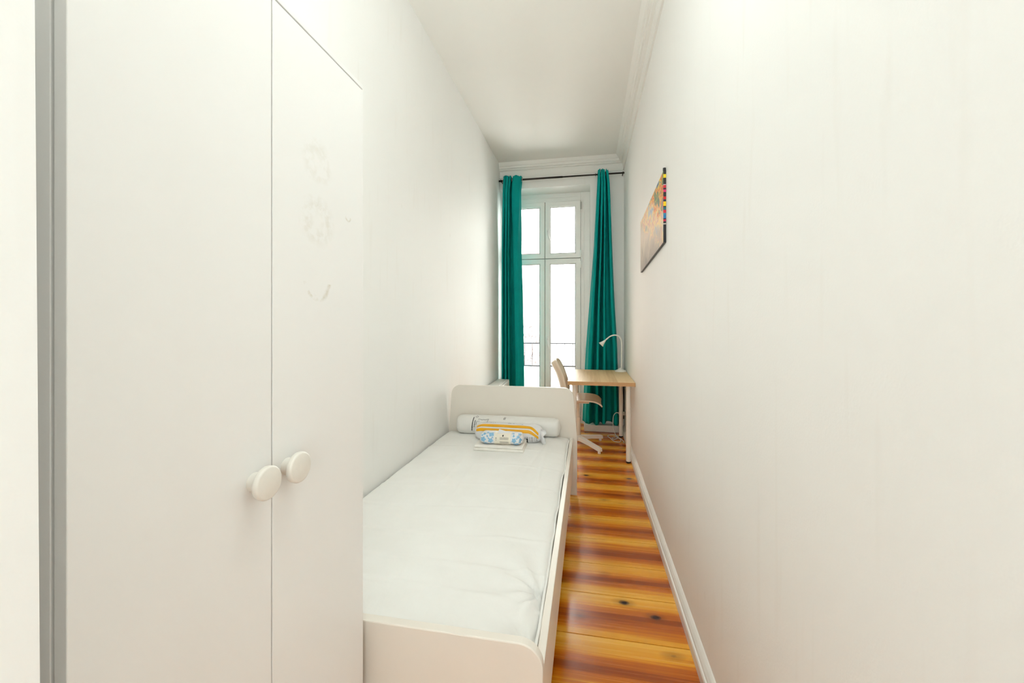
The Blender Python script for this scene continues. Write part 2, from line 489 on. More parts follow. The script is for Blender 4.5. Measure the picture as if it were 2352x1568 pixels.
def mat_facade():
    """weathered plaster with sprayed scribbles on its lower part"""
    m, nt, b = new_mat('weathered_plaster_with_scribbles')
    v = mapping(nt)
    n = noise_tex(nt, v, 3.0, 6, 0.65)
    col = ramp(nt, n, [(0.35, (0.20, 0.14, 0.125, 1)), (0.6, (0.34, 0.25, 0.23, 1))])
    wv = nt.nodes.new('ShaderNodeTexNoise'); wv.inputs['Scale'].default_value = 4.0; wv.inputs['Detail'].default_value = 2; L(nt, mapping(nt, 'Object', (2, 2, 1)), wv.inputs['Vector'])
    line = math_n(nt, 'LESS_THAN', math_n(nt, 'ABSOLUTE', math_n(nt, 'SUBTRACT', wv.outputs['Fac'], 0.5)), 0.022)
    sep = nt.nodes.new('ShaderNodeSeparateXYZ'); L(nt, v, sep.inputs[0])
    low = math_n(nt, 'LESS_THAN', sep.outputs[2], 1.25)
    col = mixc(nt, math_n(nt, 'MULTIPLY', math_n(nt, 'MULTIPLY', line, low), 0.9), col, (0.012, 0.011, 0.014, 1))
    L(nt, col, b.inputs['Base Color']); b.inputs['Roughness'].default_value = 0.9
    return m
M['facade'] = mat_facade()

# ------------------------------------------------------------ room shell
XL, XR, YB, YF, ZC = -1.098, 0.43, 5.0, -1.4, 3.31     # left wall, right wall, window wall, wall behind camera, ceiling
NX0, NX1, NZ = XL, 0.03, 3.0                            # window niche
YW = 5.27                                               # inner face of window frame

o = struct(obj('floor', bx(XL-0.12, XR+0.12, YF-0.1, 5.5, -0.12, -0.022), M['dark_brown']), 'varnished pine plank floor running crosswise')
joints = [YF]
y = 1.70
first = [1.70, 1.968, 2.215, 2.47, 2.72, 2.995, 3.245, 3.505, 3.76, 4.01, 4.27, 4.53, 4.79, 5.06, 5.34]
back = []
while y > YF + 0.1:
    y -= 0.27 + 0.02*math.sin(y*9); back.append(y)
js = [YF] + [b_ for b_ in back[::-1] if b_ > YF + 0.06] + first
for a, b_ in zip(js, js[1:]):
    g = 0.0022
    w = b_ - a - 2*g; cy = (a + b_)/2
    bm = bmesh.new()
    box(bm, XL, XR, -w/2, w/2, -0.022, 0.0)
    tops = [e for e in bm.edges if all(abs(v.co.z) < 1e-6 for v in e.verts)]
    bmesh.ops.bevel(bm, geom=tops, offset=0.0008, segments=1, affect='EDGES')
    bmesh.ops.translate(bm, verts=bm.verts[:], vec=(-(XL+XR)/2, 0, 0))
    p = obj('plank', bm, M['plank'], o)
    p.location = ((XL+XR)/2, cy, 0)

struct(obj('ceiling', bx(XL-0.12, XR+0.12, YF-0.1, YB+0.5, ZC, ZC+0.1), M['ceiling']), 'plain white ceiling')
struct(obj('wall_left', bx(XL-0.12, XL, YF-0.1, 5.5, -0.1, ZC), M['wall']), 'white painted left wall beside the bed')
struct(obj('wall_right', bx(XR, XR+0.12, YF-0.1, 5.5, -0.1, ZC), M['wall']), 'white painted right wall')
bm = bmesh.new()
box(bm, NX1, XR, YB, 5.5, -0.1, ZC)
box(bm, NX0, NX1, YB, 5.5, NZ, ZC)
struct(obj('wall_window', bm, M['wall']), 'white wall around the tall window')
struct(obj('wall_rear', bx(XL-0.12, XR+0.12, YF-0.1, YF, -0.1, ZC), M['wall']), 'white wall behind the camera')
# stub of wall at the near left; its edge leans slightly
bm = bx(XL, -0.45, YF, 0.254, 0.0, ZC)
for v_ in bm.verts:
    if v_.co.x > -0.5 and v_.co.y > 0.2:
        v_.co.x += 0.010*(1.3 - v_.co.z)
        v_.co.y += 0.000
struct(obj('wall_entry', bm, M['wall']), 'white wall corner at the near left edge')

# cornice profile: (distance from wall, depth below ceiling)
prof = [(0.0, 0.168), (0.014, 0.168), (0.016, 0.156), (0.010, 0.150), (0.014, 0.140), (0.018, 0.100), (0.024, 0.088), (0.020, 0.084), (0.042, 0.080), (0.046, 0.070), (0.040, 0.064), (0.058, 0.060), (0.064, 0.046), (0.062, 0.036), (0.074, 0.032), (0.086, 0.016), (0.100, 0.0), (0.0, 0.0)]
pr_right = [(XR - d, ZC - h) for d, h in prof]
struct(obj('trim_1', prism(pr_right, 'y', YF, YB), M['ceiling']), 'moulded plaster cornice along the right wall')
pr_back = [(YB - d, ZC - h) for d, h in prof]
struct(obj('trim_2', prism(pr_back, 'x', XL, XR - 0.012), M['ceiling']), 'moulded plaster cornice above the window')

# low moulded baseboard on the right wall
bbp = [(XR, 0.0), (XR-0.030, 0.0), (XR-0.030, 0.040), (XR-0.027, 0.046), (XR-0.022, 0.048), (XR-0.020, 0.056), (XR-0.012, 0.066), (XR-0.005, 0.072), (XR, 0.075)]
struct(obj('baseboard_right', prism(bbp, 'y', YF, YB), M['trim']), 'low white moulded baseboard along the right wall')
bm = bmesh.new(); box(bm, -0.045, XR-0.03, YB-0.10, YB, 0.0, 0.082, 0.006)
struct(obj('baseboard_window', bm, M['trim']), 'white boxed baseboard under the right curtain')

# ------------------------------------------------------------ window (tall casement doors)
win = bpy.data.objects.new('window_1', None); win.location = (-0.53, YW, 0.0); link(win)
struct(win, 'tall white balcony window with two upper and two lower casements')
FX0, FX1, FZ0, FZ1 = NX0, NX1, 0.0, NZ
SX0, SXM, SX1 = -1.02, -0.553, -0.088
SZ0, SZT, SZ1 = 0.06, 2.145, 2.89
bm = bmesh.new()
box(bm, FX0, SX0, YW, YW+0.09, FZ0, FZ1, 0.004); box(bm, SX1, FX1, YW, YW+0.09, FZ0, FZ1, 0.004)
box(bm, SX0, SX1, YW, YW+0.09, SZ1, FZ1, 0.004); box(bm, SX0, SX1, YW, YW+0.09, FZ0, SZ0, 0.004)
box(bm, SX1+0.03, SX1+0.045, YW-0.012, YW, FZ0, FZ1-0.06, 0.004)
box(bm, SX0, SX1, YW-0.012, YW, FZ1-0.060, FZ1-0.045, 0.004)
box(bm, SX0, SX1, YW+0.03, YW+0.09, SZT-0.02, SZT+0.02)
for (a_, b_) in ((SX0-0.01, SX0+0.022), (SX1-0.022, SX1+0.01), (SXM-0.022, SXM+0.022)):
    box(bm, a_, b_, YW+0.052, YW+0.088, SZ0, SZ1)
box(bm, SX0, SX1, YW+0.052, YW+0.088, SZ1-0.022, SZ1+0.01); box(bm, SX0, SX1, YW+0.052, YW+0.088, SZ0-0.01, SZ0+0.022)
box(bm, SX0, SX1, YW+0.052, YW+0.088, SZT-0.022, SZT+0.022)
part('frame', bm, M['upvc'], win)
def sash(x0, x1, z0, z1, handle=None, hinges=()):
    g = 0.0035; st = 0.069
    x0 += g; x1 -= g; z0 += g; z1 -= g
    bm = bmesh.new()
    yf, yb = YW-0.018, YW+0.05
    # mitred ring with a sloping glazing bead
    loops = []
    for (i, yy) in [(0, yb), (0, yf+0.003), (0.003, yf), (st-0.016, yf), (st-0.010, yf+0.004), (st, yf+0.022), (st, yb)]:
        loops.append([bm.verts.new(p) for p in [(x0+i, yy, z0+i), (x1-i, yy, z0+i), (x1-i, yy, z1-i), (x0+i, yy, z1-i)]])
    for a, b_ in zip(loops, loops[1:] + loops[:1]):
        for k in range(4):
            bm.faces.new([a[k], a[(k+1) % 4], b_[(k+1) % 4], b_[k]])
    s = part('sash', bm, M['upvc'], win)
    part('gasket', prism_ring(x0+st, x1-st, z0+st, z1-st, yf+0.020, yf+0.024, 0.004), M['bronze'], s)
    part('pane', bx(x0+st-0.004, x1-st+0.004, yf+0.030, yf+0.036, z0+st-0.004, z1-st+0.004), M['glass'], s)
    if handle:
        hx, hz, tilt = handle
        bm = bmesh.new()
        box(bm, hx-0.013, hx+0.013, yf-0.012, yf, hz-0.035, hz+0.035, 0.004)
        tube(bm, [(hx, yf-0.005, hz), (hx, yf-0.045, hz)], 0.009, 10)
        tube(bm, [(hx, yf-0.047, hz+0.01), (hx+tilt*0.4, yf-0.050, hz-0.05), (hx+tilt, yf-0.048, hz-0.115)], [0.011, 0.010, 0.009], 10)
        part('handle', bm, M['upvc'], s, True)
    for hz in hinges:
        bm = bmesh.new()
        tube(bm, [(x1+0.008, yf-0.008, hz-0.045), (x1+0.008, yf-0.008, hz+0.045)], 0.008, 10)
        box(bm, x1-0.006, x1+0.006, yf-0.006, yf+0.002, hz-0.045, hz+0.045, 0.001)
        part('hinge', bm, M['steel'] if hz > 2.6 else M['upvc'], s)
    return s
def prism_ring(x0, x1, z0, z1, ya, yb, w):
    bm = bmesh.new()
    box(bm, x0, x1, ya, yb, z1-w, z1); box(bm, x0, x1, ya, yb, z0, z0+w)
    box(bm, x0, x0+w, ya, yb, z0, z1); box(bm, x1-w, x1, ya, yb, z0, z1)
    return bm
sash(SXM, SX1, SZT, SZ1, (SXM+0.036, 2.49, 0.03), (2.82, 2.20))
sash(SX0, SXM, SZT, SZ1)
sash(SXM, SX1, SZ0, SZT, (SXM+0.030, 1.09, 0.02), (2.06, 0.35))
sash(SX0, SXM, SZ0, SZT)

# ------------------------------------------------------------ balcony and what lies outside
bf = struct(obj('balcony_floor', bx(-1.9, 1.4, 5.5, 6.75, -0.2, -0.02), M['concrete']), 'pale balcony slab outside the window')
par = struct(obj('wall_balcony', bx(-1.9, 1.4, 6.60, 6.75, -0.02, 0.60, 0.01), M['concrete']), 'low pale balcony parapet outside the window')
shade_o = obj('shade_strip', bx(-1.9, 1.4, 6.585, 6.60, 0.585, 0.607), M['rail_grey'], par)  # thin dark strip added to draw the shade line at the parapet top
rl = thing('balcony_railing', (-0.25, 6.66, 0.60), 'thin grey iron railing on the balcony parapet outside the window', 'railing')
bm = bmesh.new(); tube(bm, [(-1.9, 6.66, 0.965), (1.4, 6.66, 0.965)], 0.011, 8)
part('top_rail', bm, M['rail_grey'], rl, True)
for i in range(25):
    x = -1.85 + i*0.134
    bm = bmesh.new(); tube(bm, [(x, 6.66, 0.59), (x, 6.66, 0.965)], 0.0065, 6)
    part('baluster', bm, M['rail_grey'], rl, True)
nb = obj('neighbour_facade', bx(-4.6, -0.98, 9.0, 9.3, -3.0, 4.9), M['facade'])
struct(nb, 'weathered pale wall with sprayed scribbles across the yard')

# ------------------------------------------------------------ radiator under the left side
rd = thing('radiator', (-1.01, 4.35, 0.0), 'white panel radiator on the left wall behind the bed headboard', 'radiator')
part('front_panel', bx(-0.965, -0.94, 3.75, 4.80, 0.12, 0.60, 0.006), M['trim'], rd)
part('back_panel', bx(-1.075, -1.055, 3.75, 4.80, 0.12, 0.60, 0.004), M['trim'], rd)
part('top_grille', bx(-1.085, -0.962, 3.745, 4.805, 0.597, 0.615, 0.003), M['trim'], rd)
part('side_cover', bx(-1.07, -0.945, 4.795, 4.81, 0.13, 0.612, 0.003), M['trim'], rd)
part('side_cover', bx(-1.07, -0.945, 3.74, 3.755, 0.13, 0.612, 0.003), M['trim'], rd)
for yy in (3.95, 4.6):
    part('bracket_foot', bx(-1.03, -0.99, yy, yy+0.03, 0.0, 0.14, 0.002), M['trim'], rd)

# ------------------------------------------------------------ wardrobe
XW = -0.575
wd = thing('wardrobe', (-0.83, 0.65, 0.0), 'tall white two door wardrobe with round cream knobs at the bed foot', 'wardrobe')
WY0, WYM, WY1, WZ = 0.349, 0.647, 0.953, 1.905
bm = bmesh.new()
box(bm, XL+0.005, XW-0.024, WY0, WY0+0.018, 0.0, WZ+0.004, 0.001)
box(bm, XL+0.005, XW-0.024, WY1-0.018, WY1, 0.0, WZ+0.004, 0.001)
box(bm, XL+0.005, XW-0.024, WY0+0.018, WY1-0.018, WZ-0.014, WZ+0.004)
box(bm, XL+0.005, XW-0.024, WY0+0.018, WY1-0.018, 0.04, 0.058)
box(bm, XL+0.005, XL+0.011, WY0+0.018, WY1-0.018, 0.0, WZ)
part('body', bm, M['door'], wd)
part('top_trim', bx(XW-0.030, XW, WY0, WY1, WZ+0.003, WZ+0.014, 0.001), M['door'], wd)
part('plinth', bx(XW-0.05, XW-0.03, WY0+0.018, WY1-0.018, 0.0, 0.05), M['door'], wd)
def ward_door(y0, y1, ky, mat):
    d = part('door', bx(XW-0.019, XW, y0, y1, 0.055, WZ-0.0005, 0.0012), mat, wd)
    bm = bmesh.new()
    lathe(bm, [(0.0, 0.0), (0.0165, 0.0), (0.0165, 0.003), (0.0155, 0.018), (0.0165, 0.020), (0.0265, 0.0205), (0.0285, 0.022), (0.0292, 0.025), (0.0292, 0.029), (0.0280, 0.0315), (0.0255, 0.0325), (0.0, 0.0325)], (XW, ky, 1.022), (1, 0, 0), 40)
    k = part('knob', bm, M['knob'], d, True)
    k['label'] = 'round cream plastic knob'
    md = k.modifiers.new('edge', 'EDGE_SPLIT'); md.split_angle = math.radians(50)
    return d
def ward_door_obj(y0, y1, ky, mat):
    return ward_door(y0, y1, ky, mat)
ward_door(WY0, WYM-0.0013, 0.606, M['door'])
dm = ward_door(WYM+0.0013, WY1, 0.684, M['door'])
# the second door carries glue rings: world aligned coordinates for its marks
me_loc = Vector(wd.location)
dm.data.materials.clear(); dm.data.materials.append(M['door_marked'])
for n_ in M['door_marked'].node_tree.nodes:
    if n_.type == 'VECT_MATH' and n_.operation == 'DISTANCE':
        c = n_.inputs[1].default_value
        n_.inputs[1].default_value = (0, c[1] - me_loc.y, c[2] - me_loc.z)
    if n_.type == 'MATH' and n_.operation == 'LESS_THAN':
        pass

# ------------------------------------------------------------ bed
BX0, BX1, BY0, BY1 = XL+0.006, -0.108, 0.978, 3.09
bed = thing('bed', ((BX0+BX1)/2, 2.03, 0.0), 'white single bed frame with rounded head and foot boards along left wall', 'bed')
r = 0.060
fo = [(BX0, 0.12)] + [(BX1, 0.12)] + arc(BX1-r, 0.507-r, r, 0, 90, 12) + arc(BX0+r, 0.507-r, r, 90, 180, 12)
part('footboard', prism(fo, 'y', BY0, BY0+0.026, 0.003), M['bed_white'], bed)
r = 0.075
ho = [(BX0, 0.12), (-0.079, 0.12), (-0.079, 0.45)] + arc(-0.104-r, 0.808-r, r, 0, 90, 12) + arc(BX0+0.018+r, 0.808-r, r, 90, 180, 12) + [(BX0, 0.45)]
part('headboard', prism(ho, 'y', BY1-0.028, BY1, 0.003), M['bed_white'], bed)
part('side_rail', bx(BX1-0.024, BX1-0.001, BY0+0.026, BY1-0.028, 0.205, 0.432, 0.002), M['bed_white'], bed)
part('side_rail', bx(BX0, BX0+0.022, BY0+0.026, BY1-0.028, 0.12, 0.286, 0.002), M['bed_white'], bed)
for (x0, x1, y0, y1) in [(BX1-0.06, BX1-0.002, BY0+0.001, BY0+0.025), (BX0, BX0+0.06, BY0+0.001, BY0+0.025), (-0.14, -0.081, BY1-0.027, BY1-0.001), (BX0, BX0+0.06, BY1-0.027, BY1-0.001)]:
    part('leg', bx(x0, x1, y0, y1, 0.0, 0.13, 0.002), M['bed_white'], bed)
for i in range(14):
    yy = 1.06 + i*0.145
    part('slat', bx(BX0+0.022, BX1-0.024, yy, yy+0.07, 0.27, 0.288, 0.002), M['oak_edge'], bed)
bm = bmesh.new()
lathe(bm, [(0.0, 0.0015), (0.005, 0.0015), (0.0055, 0.0), (0.006, -0.001)], (BX1-0.013, BY0, 0.385), (0, -1, 0), 14)
part('bolt_cap', bm, M['knob'], bed, True)

# mattress: thin foam mattress in a loose white cover
MX0, MX1, MY0, MY1, MZ0, MZ1 = BX0+0.002, BX1-0.026, BY0+0.029, BY1-0.031, 0.289, 0.462
def mattress_z(x, y):
    u = (x-MX0)/(MX1-MX0); v = (y-MY0)/(MY1-MY0)
    z = MZ1
    z += 0.0040*noise.noise(Vector((x*3.1, y*2.3, 0.3))) + 0.0022*noise.noise(Vector((x*9, y*7, 4.3)))
    # quilting seams across and lengthways creases
    for k, yy in enumerate((1.20, 1.34, 1.52, 1.75, 2.0, 2.3, 2.62)):
        c = yy + 0.05*(u-0.5) + 0.02*math.sin(u*5+k)
        s = 0.5 + 0.5*noise.noise(Vector((x*3, k*3.7, 1)))
        z += (0.0060*math.exp(-((y-c)/0.010)**2) - 0.0024*math.exp(-((y-c-0.022)/0.016)**2))*s
    for k, (xa, slope) in enumerate([(-0.80, 0.05), (-0.62, -0.04), (-0.44, 0.10), (-0.30, 0.03)]):
        c = xa + slope*(y-1.4) + 0.012*math.sin(y*4+k*2)
        s = max(0, noise.noise(Vector((k*5.1, y*1.7, 2))) + 0.25)
        z += 0.0090*s*math.exp(-((x-c)/0.008)**2)
    # diagonal pulls towards the pinched right edge
    px, py = MX1-0.012, 1.27
    d = math.hypot(x-px, y-py); a = math.atan2(y-py, x-px)
    z += 0.010*math.exp(-d/0.28)*math.sin(a*9+0.7) - 0.016*math.exp(-(d/0.045)**2)
    px, py = MX1-0.02, MY0+0.05
    d = math.hypot(x-px, y-py); a = math.atan2(y-py, x-px)
    z += 0.007*math.exp(-d/0.22)*math.sin(a*8)
    # general crown: edges sink
    z -= (0.022 if u > 0.5 else 0.010)*(abs(2*u-1)**4) + 0.010*(abs(2*v-1)**10)
    return z
nx, ny = 110, 220
bm = bmesh.new(); g = []
for j in range(ny+1):
    row = []
    for i in range(nx+1):
        u = i/nx; v = j/ny
        x = MX0 + (MX1-MX0)*u; y = MY0 + (MY1-MY0)*v
        z = mattress_z(x, y)
        e = min(x-MX0, MX1-x, y-MY0, MY1-y); R = 0.03
        if e < R: z -= R - math.sqrt(max(R*R - (R-e)**2, 0))
        xx = x
        if MX1 - x < 0.05:
            xx += 0.010*noise.noise(Vector((1.7, y*5.5, 3)))*(1-(MX1-x)/0.05)
        if x - MX0 < 0.05:
            xx += 0.012*abs(noise.noise(Vector((7.7, y*4.5, 3))))*(1-(x-MX0)/0.05)
        row.append(bm.verts.new((min(max(xx, MX0), MX1+0.001), y, z)))
    g.append(row)
for j in range(ny):
    for i in range(nx):
        bm.faces.new([g[j][i], g[j][i+1], g[j+1][i+1], g[j+1][i]])
ring = [g[0][i] for i in range(nx+1)] + [g[j][nx] for j in range(1, ny+1)] + [g[ny][i] for i in range(nx-1, -1, -1)] + [g[j][0] for j in range(ny-1, 0, -1)]
low = [bm.verts.new((v_.co.x, v_.co.y, MZ0)) for v_ in ring]
n_ = len(ring)
for i in range(n_):
    bm.faces.new([ring[i], low[i], low[(i+1) % n_], ring[(i+1) % n_]])
bm.faces.new(low)
mt = obj('mattress', bm, M['cotton'], None, True); rebase(mt, ((MX0+MX1)/2, 2.03, MZ0))
tag(mt, 'thin mattress in a loose wrinkled white cover on the bed', 'mattress')
bm = bmesh.new()
pts = [(MX1-0.004 + 0.007*noise.noise(Vector((1.7, (MY0+0.03+i*0.033)*5.5, 3))), MY0+0.03+i*0.033, MZ1-0.030+0.004*math.sin(i*0.9)) for i in range(60)]
tube(bm, spline(pts, 3), 0.0045, 8)
part('piping', bm, M['cotton'], mt, True)

# ------------------------------------------------------------ packages on the bed
def surf_mesh(surf, nu, na, u0=0, u1=1, a0=0, a1=360, closed=True):
    bm = bmesh.new(); g = []
    for i in range(nu+1):
        u = u0 + (u1-u0)*i/nu
        g.append([bm.verts.new(surf(u, a0 + (a1-a0)*k/na)) for k in range(na if closed else na+1)])
    for i in range(nu):
        for k in range(na):
            k2 = (k+1) % na if closed else k+1
            bm.faces.new([g[i][k], g[i][k2], g[i+1][k2], g[i+1][k]])
    if closed:
        bm.faces.new(g[0]); bm.faces.new(g[-1][::-1])
    return bm

def make_surf(cx, cy, cz, length, ry, rz, rot, p_end=6, sq=2.0, wob=0.0, seed=0, off=0.0, flat=0.0):
    """pillowy roll lying along x; u 0..1, a in degrees from the front (-y) upwards"""
    cr, sr = math.cos(rot), math.sin(rot)
    def surf(u, a, extra=0.0):
        t = abs(2*u-1)
        k = max(1 - t**p_end, 0.0)**0.5
        k = max(k, 0.12)
        A = math.radians(a)
        c, s = math.cos(A), math.sin(A)
        q = (abs(c)**sq + abs(s)**sq)**(-1/sq)
        w = 1 + wob*noise.noise(Vector((u*6, c*1.5+seed, s*1.5)))
        yy = -(ry*k*w*q + extra)*c; zz = (rz*k*w*q + extra)*s
        if flat and zz < -rz*flat: zz = -rz*flat + (zz + rz*flat)*0.12
        x = (u-0.5)*length
        return (cx + x*cr - yy*sr, cy + x*sr + yy*cr, cz + zz)
    return surf

def decal(surf, poly, mat, parent, name, extra=0.0015, sub=1):
    """flat print following the surface: poly in (u, a)"""
    bm = bmesh.new()
    cu = sum(p[0] for p in poly)/len(poly); ca = sum(p[1] for p in poly)/len(poly)
    n = len(poly)
    c = bm.verts.new(surf(cu, ca, extra)); prev = None
    rings = []
    for f in (0.5, 1.0):
        rings.append([bm.verts.new(surf(cu+(p[0]-cu)*f, ca+(p[1]-ca)*f, extra)) for p in poly])
    for i in range(n):
        bm.faces.new([c, rings[0][i], rings[0][(i+1) % n]])
        bm.faces.new([rings[0][i], rings[1][i], rings[1][(i+1) % n], rings[0][(i+1) % n]])
    return part(name, bm, mat, parent)

def strip(surf, path, w, mat, parent, name, extra=0.0015, asc=1.0):
    """line print: path of (u,a), half width w in u units (asc converts to degrees)"""
    bm = bmesh.new(); prev = None
    for i, p in enumerate(path):
        q0 = path[max(i-1, 0)]; q1 = path[min(i+1, len(path)-1)]
        du, da = (q1[0]-q0[0]), (q1[1]-q0[1])/asc
        l = math.hypot(du, da) or 1
        nu, na = -da/l*w, du/l*w*asc
        cur = (bm.verts.new(surf(p[0]+nu, p[1]+na, extra)), bm.verts.new(surf(p[0]-nu, p[1]-na, extra)))
        if prev: bm.faces.new([prev[0], prev[1], cur[1], cur[0]])
        prev = cur
    return part(name, bm, mat, parent)

# long rolled pillow in film, against the headboard
roll = thing('rolled_pillow', (-0.595, 2.985, 0.447), 'long white rolled pillow in printed plastic wrap against the headboard', 'pillow')
sr_ = make_surf(-0.597, 2.984, 0.524, 0.80, 0.070, 0.070, 0.020, p_end=26, sq=2.25, wob=0.05, seed=2, flat=0.95)
part('wrap', surf_mesh(sr_, 60, 40), M['film'], roll, True)
def R(px, py):
    """print position on the roll read off the photograph's package"""
    k = (px-1350)*0.9826/920
    d = 2.86/(1+0.1858*k); x = k*d
    yc = 972 + (px-1048)*0.040
    s = max(-0.97, min(0.97, (yc-py)/21.0))
    return ((x+0.597)/0.80 + 0.5, math.degrees(math.asin(s)) + 15)
asc = 0.80/0.070*57.3
for (x0, y0, x1, y1, w) in [(1086.5, 959, 1083.0, 988, 0.012), (1091.0, 966, 1088.5, 981, 0.009), (1095.0, 968, 1092.5, 976, 0.006)]:
    n = int(abs(y1-y0)/1.6); a = R(x0, y0); b_ = R(x1, y1)
    bm = bmesh.new()
    for i in range(n):      # illegible line of print: little upright strokes
        f0, f1 = i/n, (i+0.72)/n
        ww = w*(0.7 + 0.3*random.random())/2
        q = [(a[0]+(b_[0]-a[0])*f + s*ww, a[1]+(b_[1]-a[1])*f) for f, s in ((f0, -1), (f0, 1), (f1, 1), (f1, -1))]
        bm.faces.new([bm.verts.new(sr_(p[0], p[1], 0.0015)) for p in q])
    part('print_line', bm, M['ink'], roll)
strip(sr_, [R(1093, 956), R(1096, 958), R(1093, 960), R(1090, 958), R(1093, 956)], 0.0016, M['ink'], roll, 'print_diamond', asc=asc)
strip(sr_, [R(*p) for p in [(1099, 970), (1098.2, 962.5), (1102, 964), (1106, 965.5), (1109, 964.4), (1112, 965.4), (1116, 964.6), (1120.8, 963.5), (1119.5, 967), (1117.5, 970.5)]], 0.0016, M['ink'], roll, 'print_cat_ears', asc=asc)
strip(sr_, [R(*p) for p in [(1154.5, 964.5), (1156, 959.8), (1159, 960), (1158.2, 962), (1156, 962.2), (1158.6, 962.6), (1158, 964.6), (1154.5, 964.5)]], 0.0016, M['ink'], roll, 'print_letter', asc=asc)

# flat quilt package with two yellow stripes
duv = thing('quilt_package', (-0.545, 2.83, 0.455), 'white plastic quilt package with two yellow stripes in front of rolled pillow', 'package')
sd = make_surf(-0.558, 2.835, 0.516, 0.50, 0.085, 0.062, -0.01, p_end=9, sq=2.5, wob=0.06, seed=9, flat=0.9)
part('bag', surf_mesh(sd, 56, 44), M['film_cool'], duv, True)
def dstripe(a_mid, half):
    path_hi, path_lo = [], []
    bm = bmesh.new(); prev = None
    for i in range(49):
        u = 0.045 + 0.90*i/48
        drop = 46*max(0, (u-0.80)/0.155)**1.8
        dl = -9*max(0, (0.12-u)/0.12)
        c = (sd(u, a_mid+half-drop+dl, 0.0016), sd(u, a_mid-drop+dl, 0.0022), sd(u, a_mid-half-drop+dl, 0.0016))
        cur = [bm.verts.new(p) for p in c]
        if prev:
            for k in (0, 1): bm.faces.new([prev[k], prev[k+1], cur[k+1], cur[k]])
        prev = cur
    return part('stripe', bm, M['yellow'], duv, True)
dstripe(55, 9.5); dstripe(27, 9.5)
for (u, a, w) in [(0.18, 82, 0.022), (0.24, 83, 0.012), (0.27, 83, 0.012), (0.30, 83, 0.012), (0.515, 84, 0.05), (0.575, 83, 0.025), (0.70, 80, 0.02)]:
    decal(sd, [(u-w/2, a-2.2), (u+w/2, a-2.2), (u+w/2, a+2.2), (u-w/2, a+2.2)], M['navy'], duv, 'print_letter')
for i in range(9):
    u = 0.74 + i*0.022; w = 0.003 + 0.004*(i % 3)
    decal(sd, [(u, -38), (u+w, -38), (u+w, -4), (u, -4)], M['grey_ink'], duv, 'print_bar', 0.0018)
decal(sd, [(0.775, -42), (0.80, -42), (0.80, -14), (0.775, -14)], M['ink'], duv, 'print_block', 0.003)
# crimped film end at its right side
bm = bmesh.new()
pts_a = [sd(0.965, a) for a in (60, 40, 20, 0, -20, -45, -70)]
va = [bm.verts.new(p) for p in pts_a]
vb = [bm.verts.new((p[0]+0.035+0.012*math.sin(i*2.1), p[1]-0.012-0.006*i, max(p[2]-0.012*i*0.5, 0.458))) for i, p in enumerate(pts_a)]
for i in range(len(va)-1): bm.faces.new([va[i], va[i+1], vb[i+1], vb[i]])
fe = part('bag_end', bm, M['film_cool'], duv, True)
sm = fe.modifiers.new('thick', 'SOLIDIFY'); sm.thickness = 0.0015

# folded white cotton under the flower package
fl = thing('folded_sheet', (-0.575, 2.64, 0.458), 'small folded white cotton sheet lying under the blue flower package', 'sheet')
for k, (x0, x1, y0, y1, z0, z1) in enumerate([(-0.742, -0.408, 2.545, 2.735, 0.461, 0.480), (-0.736, -0.414, 2.550, 2.735, 0.479, 0.498)]):
    yc, rz = (y0+0.009), (z1-z0)/2
    po = [(y1, z0)] + [(y0+rz - rz*math.sin(math.radians(t)), z0+rz - rz*math.cos(math.radians(t))) for t in range(0, 181, 20)] + [(y1, z1)]
    bm = prism(po, 'x', x0, x1, 0.004)
    bmesh.ops.subdivide_edges(bm, edges=[e for e in bm.edges if abs(e.verts[0].co.x-e.verts[1].co.x) > 0.1], cuts=14)
    for v_ in bm.verts:
        v_.co.z += 0.003*noise.noise(Vector((v_.co.x*16, v_.co.y*9, k*5))); v_.co.y += 0.004*noise.noise(Vector((v_.co.x*11, k*7, 1)))
    part('fold', bm, M['sheet'], fl, True)

# small pack with blue flowers
fp = thing('flower_print_package', (-0.566, 2.632, 0.490), 'small bedding package with blue flower print and cream label', 'package')
sf = make_surf(-0.566, 2.632, 0.5335, 0.295, 0.062, 0.0365, 0.015, p_end=12, sq=3.0, wob=0.07, seed=21, flat=0.92)
part('bag', surf_mesh(sf, 44, 40), M['film_cool'], fp, True)
def grid_patch(surf, u0, u1, a0, a1, mat, parent, name, extra):
    return part(name, surf_mesh(lambda u, a: surf(u, a, extra), 14, 14, u0, u1, a0, a1, False), mat, parent, True)
grid_patch(sf, 0.36, 0.73, -62, 88, M['cream_print'], fp, 'paper_label', 0.0014)
def flower(u, a, ru, ra, petals=5, ph=0.0):
    poly = []
    for i in range(20):
        t = 2*PI*i/20
        k = 1.05 + 0.22*math.cos(petals*t+ph)
        poly.append((u+ru*k*math.cos(t), a+ra*k*math.sin(t)))
    decal(sf, poly, M['blue'], fp, 'print_flower', 0.0018)
for q in [(0.11, 0, .055, 22, 5, 0), (0.28, -8, .05, 20, 5, 1), (0.29, 48, .055, 18, 4, 2), (0.13, 50, .03, 10, 3, 0), (0.20, 30, .018, 9, 2, 1), (0.20, 66, .022, 10, 3, 1), (0.17, -40, .045, 10, 4, 0), (0.08, 38, .02, 8, 3, 2), (0.23, 12, .015, 7, 2, 2), (0.32, 22, .014, 7, 2, 0),
          (0.81, 0, .045, 20, 5, 1), (0.90, 34, .03, 12, 4, 0), (0.95, 8, .025, 16, 3, 1), (0.86, -36, .06, 10, 4, 2), (0.92, 66, .032, 13, 4, 1), (0.80, 40, .02, 9, 3, 0), (0.94, -14, .022, 9, 3, 2), (0.78, 66, .024, 9, 3, 1), (0.87, 18, .016, 7, 2, 1)]:
    flower(*q)
bm = bmesh.new()
